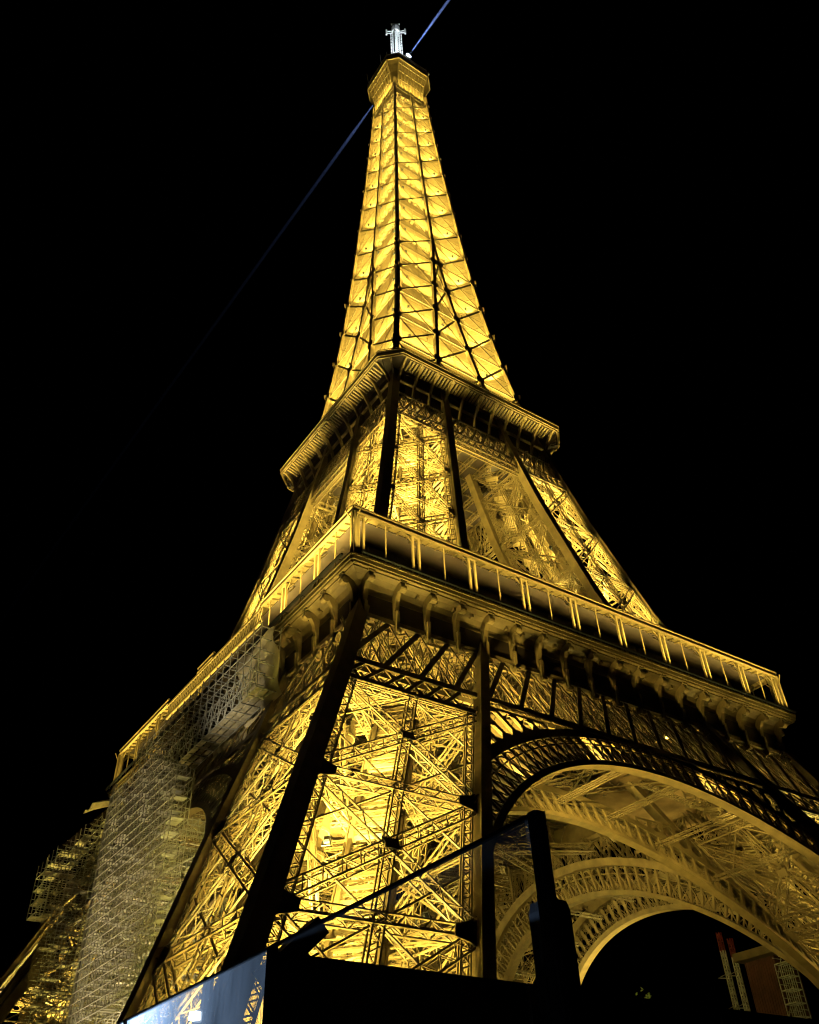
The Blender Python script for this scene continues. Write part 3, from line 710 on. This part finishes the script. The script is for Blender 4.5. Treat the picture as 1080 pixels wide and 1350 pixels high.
# canopy projectors on outriggers along the cornice
strip(0, -36, 36, -37.5, 57.75, -36.35, 64, 13e3, 62); strip(3, 14, 36, -37.5, 57.75, -36.35, 64, 9e3, 62); strip(3, -36, 12, -37.5, 57.75, -36.35, 63.5, 3.2e3, 62)
rect_lamp((-30, -36.6, 51.0), (1, 0, 0), (-30, -36.8, 58), 12, .3, 120, 56); rect_lamp((-36.6, -30, 51.0), (0, 1, 0), (-36.8, -30, 58), 12, .3, 120, 56)
for k in (0, 3):
    for u0, u1 in ((-17.5, -4.5), (5.5, 17.5)): strip(k, u0, u1, -20.9, 112.6, -20.6, 118, 260, 58, False)
# added lamps backlight the near arch box; floods along its soffit and far arches
for a in (49, 43, 37, 31, 25): p_ = arc(42.7, R(90+a), .9); lamp(p_, arc(46, R(90+a-2), 1.15), 17e3, 165, rad=.12)
for a in (56, 36, 14, -12, -38): p_, q_ = arc(39.2, R(90+a), .95), arc(39.5, R(90+a-16), 1.05); lamp(p_, q_, 26e3 if a > -20 else 8e3, 150, rad=.15)
for s_, k, pw in ((1, 0, 60e3), (-1, 0, 30e3), (-1, 1, 120e3)):
    p_ = arc(36.0, R(90+s_*57), 2.4); flood(tower, rk(k, p_), rk(k, arc(37.0, R(90+s_*16), 1.4)), pw*1.2, 30, blend=.9)
p_ = arc(35.8, R(90+56), 11); flood(tower, p_, arc(38, R(90), 9), 7e3, 80)
# antenna lamps, cool white
lamp((-2.6, -7.4, 280.6), (0, 0, 300), 900, kind='POINT', rad=.1, col=(.8, .92, 1))
lamp((-3, -6.5, 284), (0, 0, 312), 75e3, 30, col=(.8, .92, 1))

# added lamps without fittings, placed to brighten the scaffolding
for pos, tgt, pw, c in (((-35, 9, 4), (-36, 16.5, 24), 70e3, (1, .84, .5)), ((-31, 10, 9.5), (-33, 16.5, 29), 60e3, (1, .84, .5)), ((-60, 2, 3), (-44.5, -4, 36), 48e3, (1, .82, .46)), ((-47, -17, 43), (-38, -14, 53), 4e3, (1, .9, .6))):
    lamp(pos, tgt, pw, 75 if pos[2] > 10 else 58 if pos[0] < -50 else 42, 1, col=c)

# ------------------------------------------------------------------ light beam
bm_ = MB(); ax = Vector((-.0515, .9987, 0.0)); o0 = Vector((BX[0], BX[1], 280.3)); sx = Vector((.9987, .0515, 0))
for t0, t1, r0, r1 in ((-45, -.3, .5, .35), (15.3, 420, .5, .9)):
    bm_.loft([[tuple(o0+ax*t+sx*(r_*math.cos(g))+Vector((0, 0, r_*math.sin(g)))) for g in np.linspace(0, 2*math.pi, 17)[:-1]] for t, r_ in ((t0, r0), (t1, r1))])
bm = bpy.data.materials.new('beam_air'); bm.use_nodes = True; n_ = bm.node_tree.nodes; n_.remove(n_['Principled BSDF'])
vs = n_.new('ShaderNodeVolumeScatter'); vs.inputs['Color'].default_value = (.55, .65, 1, 1); vs.inputs['Density'].default_value = .0025
bm.node_tree.links.new(vs.outputs[0], n_['Material Output'].inputs['Volume'])
bo = bm_.build('light_beam', bm)
import bmesh
q_ = bmesh.new(); q_.from_mesh(bo.data); bmesh.ops.recalc_face_normals(q_, faces=q_.faces[:]); q_.to_mesh(bo.data); q_.free()
tag(bo, 'thin blue white searchlight beam running past the tower top', 'light beam', kind='stuff')
for sg, pw, st in ((1, 1.5e6, 15), (-1, .6e7, .3)):
    p_ = o0+ax*sg*st; lamp(p_, p_+ax*sg*50, pw, 4, .5, .05, (.45, .6, 1))

# ------------------------------------------------------------------ ground
m = MB(); g = np.linspace(-1500, 1500, 41)
m.add([(x, y, 0) for y in g for x in g], [(j*41+i, j*41+i+1, j*41+i+42, j*41+i+41) for j in range(40) for i in range(40)])
tag(m.build('ground', GROUND), kind='structure')

# ------------------------------------------------------------------ scaffolding round the far left leg
def scaffold(x0, x1, y0, y1, z0, z1, dx, dy, dz, r, boards, keep=lambda x, z: True):
    m = MB(); b = MB(); xs = np.arange(x0, x1+.01, dx); ys = np.arange(y0, y1+.01, dy); zs = np.arange(z0, z1+.01, dz)
    for x in xs:
        for y in ys:
            for a in zs[:-1]:
                if keep(x, a): m.bar((x, y, a), (x, y, a+dz), r, r, (0, 1, 0))
    for z in zs:
        for y in ys:
            for x in xs[:-1]:
                if keep(x+dx/2, z):
                    m.bar((x, y, z), (x+dx, y, z), r, r); m.bar((x, y, z+dz*.5), (x+dx, y, z+dz*.5), r*.8, r*.8)
                    if random.random() < .16: m.bar((x, y-.06, z), (x+dx, y-.06, z+dz), r*.8)
        for x in xs:
            for a, c in zip(ys[:-1], ys[1:]):
                if keep(x, z): m.bar((x, a, z), (x, c, z), r, r)
        if boards:
            for x in xs[:-1]:
                for a, c in zip(ys[:-1], ys[1:]):
                    if keep(x+dx/2, z) and random.random() < boards:
                        for q in np.linspace(a+.15, c-.15, max(2, int((c-a)/.3))): b.bar((x, q, z+.08), (x+dx, q, z+.08), .26, .05)
    return m, b
sc_ = empty('scaffolding', loc=(-36, 17, 0)); sc_.location = (0, 0, 0)
tag(sc_, 'tall pale tube scaffolding with board decks wrapped round the far left leg', 'scaffolding')
kp = lambda x, z: z < 51-max(0, (-38-x))*1.15 and z < 53-max(0, x+31)*1.6 and (x > -46.2 or z > 33)
m, b = scaffold(-48.25, -22, 16.5, 20.1, 0, 52, .95, 1.8, 1.6, .075, .5, kp); m.build('tube_lattice', STEEL, sc_); b.build('deck_board', BOARD, sc_)
m = MB()
for q in range(5): z = 4+q*9.5; m.bar((-48+q*1.2, 16.35, z), (-25-q*.3, 16.35, z+13), .16)
m.build('diagonal_brace', STEEL, sc_)
m = MB()
X = np.linspace(-47.6, -42.8, 16); Z = np.linspace(2, 47, 60)
m.add([(x+.5*(z-20)/30, 16.1+.25*math.sin(z*1.3+x), min(z, 47-(-42.8-x)*1.2)) for z in Z for x in X], [(j*16+i, j*16+i+1, j*16+i+17, j*16+i+16) for j in range(59) for i in range(15)])
m.build('netting', NET, sc_)
ps = empty('hanging_scaffold'); tag(ps, 'stepped steel scaffold hung under the left gallery beside the brown parapet', 'scaffolding')
def sc2():
    m = MB(); b = MB()
    ys = np.arange(-22, 18, 2.0)
    for j, y in enumerate(ys):
        zb = 55.2-1.0-(6.2+.05*j); n_ = 6
        for x in (-39.6, -37.2):
            m.bar((x, y, zb), (x, y, 56.2), .09)
        for z in np.linspace(zb, 55.6, n_):
            m.bar((-39.6, y, z), (-37.2, y, z), .1)
            if j < len(ys)-1:
                for x in (-39.6, -37.2): m.bar((x, y, z), (x, y+2, z), .08)
        if j < len(ys)-1:
            m.bar((-39.65, y, zb), (-39.65, y+2, zb+3.5), .08); m.bar((-39.65, y+2, zb), (-39.65, y, zb+3.5), .08)
            for q in (-39.2, -38.4, -37.6): b.bar((q, y, zb+.06), (q, y+2, zb+.06), .6, .06)
    return m, b
m, b = sc2(); m.build('tube_lattice', STEEL, ps); b.build('deck_board', BOARD, ps)
m = MB(); X = np.linspace(-41.5, -22.5, 30); Z = np.linspace(2, 46, 40)
m.add([(x, 20.45+.12*math.sin(1.7*x+z), min(z, 49-max(0, x+31)*1.6)) for z in Z for x in X], [(j*30+i, j*30+i+1, j*30+i+31, j*30+i+30) for j in range(39) for i in range(29)])
m.build('mesh_sheet', PALE, sc_)
# hoist mast in front of it
def mast_mb(x, y, z0, z1, s_, st, ch, red_from=None):
    m = MB(); r_ = MB(); zs = np.arange(z0, z1+.01, st)
    for a, b in zip(zs[:-1], zs[1:]):
        q = r_ if red_from and a >= red_from else m
        for i in (-1, 1):
            for j in (-1, 1): q.bar((x+i*s_, y+j*s_, a), (x+i*s_, y+j*s_, b), ch, ch, (0, 1, 0))
        for j in (-1, 1):
            q.bar((x-s_, y+j*s_, a), (x+s_, y+j*s_, a), ch); q.bar((x+j*s_, y-s_, a), (x+j*s_, y+s_, a), ch); q.bar((x-s_*j, y+j*s_, a), (x+s_*j, y+j*s_, b), ch*.7); q.bar((x+j*s_, y-s_, a), (x+j*s_, y+s_, b), ch*.7)
    return m, r_
hm = empty('hoist_mast'); tag(hm, 'pale square lattice hoist mast standing before the scaffolding of the far left leg', 'hoist mast')
m, _ = mast_mb(-41.7, 15.1, 0, 51, .42, 1.25, .13); m.build('mast_lattice', STEEL, hm)
for z in (12, 23, 33.5, 41.5, 49.5): m = MB(); m.bar((-41.3, 15.2, z), (-39.3, 16.4, z), .14); m.bar((-41.3, 14.9, z+.3), (-39.3, 16.4, z), .1); m.build('tie_arm', STEEL, hm)
# tarpaulins lashed over the corner works
def tarp(pts_fn, nu, nv, label):
    m = MB(); V_ = [pts_fn(i/(nu-1), j/(nv-1)) for j in range(nv) for i in range(nu)]
    m.add(V_, [(j*nu+i, j*nu+i+1, j*nu+i+nu+1, j*nu+i+nu) for j in range(nv-1) for i in range(nu-1)])
    o = m.build('tarpaulin', TARP); s_ = o.modifiers.new('s', 'SOLIDIFY'); s_.thickness = .04; tag(o, label, 'tarpaulin', 'tarpaulins on the scaffolding'); return o
tarp(lambda a, b: (-38.4+.5*math.sin(6*a)*math.sin(5*b)+1.5*b*b, -23+9*a+.6*math.sin(9*b), 55.5-8*b+.5*math.sin(7*a+3*b)), 16, 16, 'crumpled tan tarpaulin lashed beneath the gallery at the near end of the hanging scaffold')
tarp(lambda a, b: (-36.8+.5*math.sin(5*a+1)*math.sin(6*b)+1.2*b, -12+8*a+.5*math.sin(8*b+1), 50.5-8.5*b+.4*math.sin(8*a+3*b)), 16, 16, 'tan tarpaulin hanging below the middle of the hanging scaffold')
tarp(lambda a, b: (-44+17*a-.4*a*a, 20.6-3.9*b, 47.6+2.6*math.sin(math.pi*a)+.3*math.sin(9*b+8*a)), 24, 8, 'pale tarpaulin stretched flat over the top of the tall scaffolding')
asc = empty('arch_scaffold'); tag(asc, 'pale tube scaffold with a light mesh backing standing before the crown of the left arch', 'scaffolding')
m = MB(); b = MB()
def top_z(y): return 44.3-max(0, -y-9)*.55-max(0, y-6)*.5
for y in np.arange(-17, 5.2, 1.1):
    for x in (-45.2, -43.4): m.bar((x, y, 20), (x, y, top_z(y)), .08, .08, (1, 0, 0))
for z in np.arange(20, 46.6, 1.05):
    for y in np.arange(-17, 4.8, 1.1):
        if z > top_z(y): continue
        for x in (-45.2, -43.4): m.bar((x, y, z), (x, y+1.1, z), .07)
        m.bar((-45.2, y, z), (-43.4, y, z), .06)
        if random.random() < .12: m.bar((-45.25, y, z), (-45.25, y+1.1, z+1.05), .06)
        if random.random() < .25: m.bar((-44.3, y, z+.07), (-44.3, y+1.1, z+.07), 1.2, .05)
m.build('tube_lattice', STEEL, asc)
m = MB(); Y = np.linspace(-16.8, 4.9, 30); Z = np.linspace(0, 1, 12)
m.add([(-43.2+.1*math.sin(2*y+5*q), y, 34.5+(top_z(y)-34.7)*q) for q in Z for y in Y], [(jj*30+ii, jj*30+ii+1, jj*30+ii+31, jj*30+ii+30) for jj in range(11) for ii in range(29)])
m.build('mesh_sheet', PALE, asc)
# safety net under the first floor
m = MB(); nu, nv = 34, 26
m.add([(13.5+30*a, -29+26*b+1.5*math.sin(a*3), 51.6-2.4*math.sin(math.pi*a)*math.sin(math.pi*b)+.25*math.sin(9*a)*math.cos(7*b)) for b in np.linspace(0, 1, nv) for a in np.linspace(0, 1, nu)], [(j*nu+i, j*nu+i+1, j*nu+i+nu+1, j*nu+i+nu) for j in range(nv-1) for i in range(nu-1)])
tag(m.build('safety_net', SHEET), 'broad sagging brown safety net slung beneath the first floor beyond the near arch', 'safety net')

# ------------------------------------------------------------------ glass security wall in the foreground
def glassmat(name, haze):  # grey film mixed in to imitate haze reflected on the panes
    m = bpy.data.materials.new(name); m.use_nodes = True; n = m.node_tree.nodes; l = m.node_tree.links; b = n['Principled BSDF']; n.remove(b)
    t = n.new('ShaderNodeBsdfTransparent'); t.inputs[0].default_value = (.95, .955, .95, 1)
    g = n.new('ShaderNodeBsdfGlossy'); g.inputs['Roughness'].default_value = .015
    lw = n.new('ShaderNodeLayerWeight'); lw.inputs[0].default_value = .5
    pw_ = n.new('ShaderNodeMath'); pw_.operation = 'POWER'; pw_.inputs[1].default_value = 5; l.new(lw.outputs['Facing'], pw_.inputs[0])
    f = n.new('ShaderNodeMapRange'); f.inputs[3].default_value = .04; f.inputs[4].default_value = .9; l.new(pw_.outputs[0], f.inputs[0])
    a = n.new('ShaderNodeMixShader'); l.new(f.outputs[0], a.inputs[0]); l.new(t.outputs[0], a.inputs[1]); l.new(g.outputs[0], a.inputs[2])
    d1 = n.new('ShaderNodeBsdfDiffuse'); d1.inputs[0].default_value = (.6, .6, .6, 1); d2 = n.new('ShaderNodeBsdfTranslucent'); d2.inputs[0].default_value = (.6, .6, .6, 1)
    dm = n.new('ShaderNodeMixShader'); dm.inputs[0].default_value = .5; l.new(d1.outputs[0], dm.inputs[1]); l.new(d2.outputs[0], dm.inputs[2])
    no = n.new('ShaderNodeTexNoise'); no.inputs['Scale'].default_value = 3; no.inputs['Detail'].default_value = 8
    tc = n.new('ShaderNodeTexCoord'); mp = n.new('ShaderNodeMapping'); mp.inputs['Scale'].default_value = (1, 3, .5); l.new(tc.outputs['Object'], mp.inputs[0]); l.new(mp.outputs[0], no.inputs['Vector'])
    mr = n.new('ShaderNodeMapRange'); mr.inputs[1].default_value = .3; mr.inputs[2].default_value = .7; mr.inputs[3].default_value = haze*.5; mr.inputs[4].default_value = haze*1.5
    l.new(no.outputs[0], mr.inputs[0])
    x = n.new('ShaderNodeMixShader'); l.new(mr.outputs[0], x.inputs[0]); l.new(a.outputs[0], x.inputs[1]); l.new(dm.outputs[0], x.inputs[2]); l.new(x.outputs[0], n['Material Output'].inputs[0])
    return m
GLASS = glassmat('haze_glass', .14); GLASS2 = glassmat('faint_haze_glass', .03)
gw = empty('glass_wall', loc=(0, 0, 0)); tag(gw, 'tall clear glass security wall with hazy panes in front of the tower', 'glass wall')
TOP = 3.35
for y0, y1 in ((-97.36, -95.03), (-94.97, -92.64), (-92.58, -90.25)):
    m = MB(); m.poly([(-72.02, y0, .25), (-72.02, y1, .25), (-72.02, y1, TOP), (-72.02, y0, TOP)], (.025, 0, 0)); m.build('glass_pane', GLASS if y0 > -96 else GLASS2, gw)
m = MB(); m.bar((-72.0, -97.4, TOP+.008), (-72.0, -90.2, TOP+.008), .024, .016); m.build('top_rail', BLACK, gw)
for y in (-95.0, -92.61): m = MB(); m.bar((-72.0, y, .2), (-72.0, y, TOP), .05, .05, (0, 1, 0)); m.build('joint_strip', BLACK, gw)
m = MB(); m.bar((-71.99, -97.40, .1), (-71.99, -97.40, TOP+.02), .05, .05, (0, 1, 0))
for q in (-.02, -.004, .012): m.bar((-71.986+q, -97.43, .1), (-71.986+q, -97.43, TOP+.015), .008, .02, (0, 1, 0))
m.build('end_post', mat('brushed_steel', (.55, .55, .56), .28, 1, .1, 4), gw)
m = MB(); m.bar((-72, -97.4, .12), (-72, -90.2, .12), .2, .26); m.build('base_rail', BLACK, gw)
bw = empty('panel_wall'); tag(bw, 'matt black panelled security wall running away behind the right glass pane', 'wall')
for j in range(8):
    x0 = -71.97+j*2.0; m = MB(); m.poly([(x0, -94.94, .0), (x0+1.985, -94.94, .0), (x0+1.985, -94.94, TOP), (x0, -94.94, TOP)], (0, .06, 0)); m.build('wall_panel', BLACK, bw)
    m = MB(); m.bar((x0+1.9925, -94.945, 0), (x0+1.9925, -94.945, TOP-.02), .012, .02, (0, 1, 0)); m.build('seam_strip', STEEL, bw)
bo_ = empty('bollard'); tag(bo_, 'stout black square bollard post with one shiny edge right of the glass', 'bollard')
m = MB(); m.loft([[(-71.12+s_*x, -96.48+s_*y, z) for x, y in ((-1, -1), (1, -1), (1, 1), (-1, 1))] for s_, z in ((.078, 0), (.078, 3.3), (.068, 3.35))]); m.build('shaft', BLACK, bo_)
m = MB(); m.bar((-71.12-.08, -96.48-.08, 0), (-71.2, -96.56, 3.3), .010, .010, (0, 1, 0)); m.build('edge_trim', STEEL, bo_)
dc = empty('dome_camera'); tag(dc, 'small dark dome camera on a thin post behind the left glass pane', 'camera')
m = MB(); m.tube((-71.7, -94.3, 0), (-71.7, -94.3, 2.96), .04); m.build('post', BLACK, dc)
m = MB(); m.loft([[(-71.7+.1*math.cos(t)*math.cos(g_), -94.3+.1*math.cos(t)*math.sin(g_), 2.97+.1*math.sin(t)) for g_ in np.linspace(0, 2*math.pi, 17)[:-1]] for t in np.linspace(-.4, 1.5, 8)]); m.build('dome', BLACK, dc)
sp_ = empty('loudspeaker'); tag(sp_, 'dark tilted box loudspeaker on a mast behind the black wall, against the lit lattice', 'loudspeaker')
m = MB(); m.bar((-67.66, -86.0, 5.28), (-66.7, -86.0, 6.16), .32, .4, (0, 1, 0)); m.build('cabinet', BLACK, sp_)
m = MB(); m.bar((-67.3, -86, 0), (-67.3, -86, 5.5), .1, .1, (0, 1, 0)); m.build('mast', BLACK, sp_)
# cool white lamp glowing behind the left pane
sl = empty('lamp_post'); tag(sl, 'cool white lamp glowing low behind the left glass pane', 'lamp')
LP = Vector((-71.3, -92.19, 3.50))
m = MB(); m.tube((LP.x+.1, LP.y, 0), (LP.x+.1, LP.y, 3.8), .05); m.build('post', BLACK, sl)
m = MB(); m.bar(LP+Vector((.16, .05, 0)), LP+Vector((.03, .0, 0)), .12, .1); m.build('lamp_housing', BLACK, sl)
m = MB(); m.bar(LP+Vector((.03, 0, 0)), LP+Vector((-.02, -.02, 0)), .08, .06); m.build('lens', COOLLENS, sl)
lamp(LP+Vector((-.06, -.06, 0)), (-72.3, -93.3, 3.0), 1500, 150, .6, .03, (.40, .62, 1))

# ------------------------------------------------------------------ far things seen through the arch
for x, y, z1, red, lab in ((70, 10.5, 44.5, 40.0, 'taller red topped white lattice mast seen under the right arch'), (70, 8.4, 42.5, 38.5, 'shorter red topped white lattice mast beside the brown ribbed tower')):
    t_ = empty('lattice_mast'); tag(t_, lab, 'mast', 'lattice masts under the right arch')
    m, r_ = mast_mb(x, y, 0, z1, .3, 1.5, .15, red); m.build('mast_lattice', STEEL, t_); r_.build('red_top', REDP, t_)
    m = MB()
    for z in (20, 31, 36): m.bar((x-2, y+.8, z), (x, y, z), .14); m.bar((x-2, y+.8, z), (x, y, z+.8), .1)
    m.build('tie_arm', STEEL, t_)
ht = empty('ribbed_tower'); tag(ht, 'squat red brown ribbed tower with a flat slab roof under the right arch', 'tower')
m = MB(); m.poly([(70, .4, 0), (70, 6.4, 0), (76, 6.4, 0), (76, .4, 0)], (0, 0, 37.6))
for q in np.linspace(.4, 6.4, 13): m.bar((69.95, q, 0), (69.95, q, 37.6), .14, .2, (1, 0, 0))
m.build('cladding', CLAD, ht)
m = MB(); m.poly([(68.5, -1.5, 37.8), (68.5, 7.6, 37.8), (77, 7.6, 37.8), (77, -1.5, 37.8)], (0, 0, 1.3)); m.build('roof_slab', IRON2, ht)
ss = empty('stair_scaffold'); tag(ss, 'narrow scaffold stair tower standing right of the red brown ribbed tower', 'scaffolding')
m, b = scaffold(69, 71.4, -2.4, 0, 0, 36, 1.2, 1.2, 2, .12, .5); m.build('tube_lattice', STEEL, ss); b.build('deck_board', BOARD, ss)
def tree(x, y, h, rr, lab, seed):
    rg = np.random.default_rng(seed); t_ = empty('broadleaf_tree', loc=(x, y, 0)); tag(t_, lab, 'tree', 'trees beyond the arches')
    m = MB(); m.tube((0, 0, -.2), (0, 0, h*.5), .45, 8, .25)
    for q in range(7): a = q*.9; m.tube((0, 0, h*(.28+.03*q)), (rr*.6*math.cos(a), rr*.6*math.sin(a), h*(.5+.05*q)), .16, 6, .05)
    m.build('trunk', BARK, t_)
    m = MB(); cl = rg.normal(0, 1, (26, 3)); cl /= np.linalg.norm(cl, axis=1, keepdims=True); cl *= rg.uniform(.3, 1, (26, 1)); cl = cl*[rr, rr, h*.33]+[0, 0, h*.66]
    N = 2600; c = cl[rg.integers(0, 26, N)]+rg.normal(0, rr*.16, (N, 3)); d_ = rg.normal(0, 1, (N, 3)); d_ /= np.linalg.norm(d_, axis=1, keepdims=True); e_ = np.cross(d_, rg.normal(0, 1, (N, 3))); e_ /= np.linalg.norm(e_, axis=1, keepdims=True)
    s_ = rg.uniform(.16, .36, (N, 1)); V_ = np.stack([c-d_*s_, c+e_*s_*.6, c+d_*s_, c-e_*s_*.6], 1).reshape(-1, 3)
    m.add(V_, [(4*i, 4*i+1, 4*i+2, 4*i+3) for i in range(N)]); m.build('crown', LEAF, t_)
tree(8, -23.4, 23.5, 4.5, 'dark green tree catching a little light under the bright left end of the right arch', 1)
tree(22, -25.5, 20.5, 4, 'dim low tree standing between the lit dark green tree and the lattice masts', 2)
tree(3, -12, 20, 4.5, 'dim tree left of the lit dark green one, close above the black wall', 3)
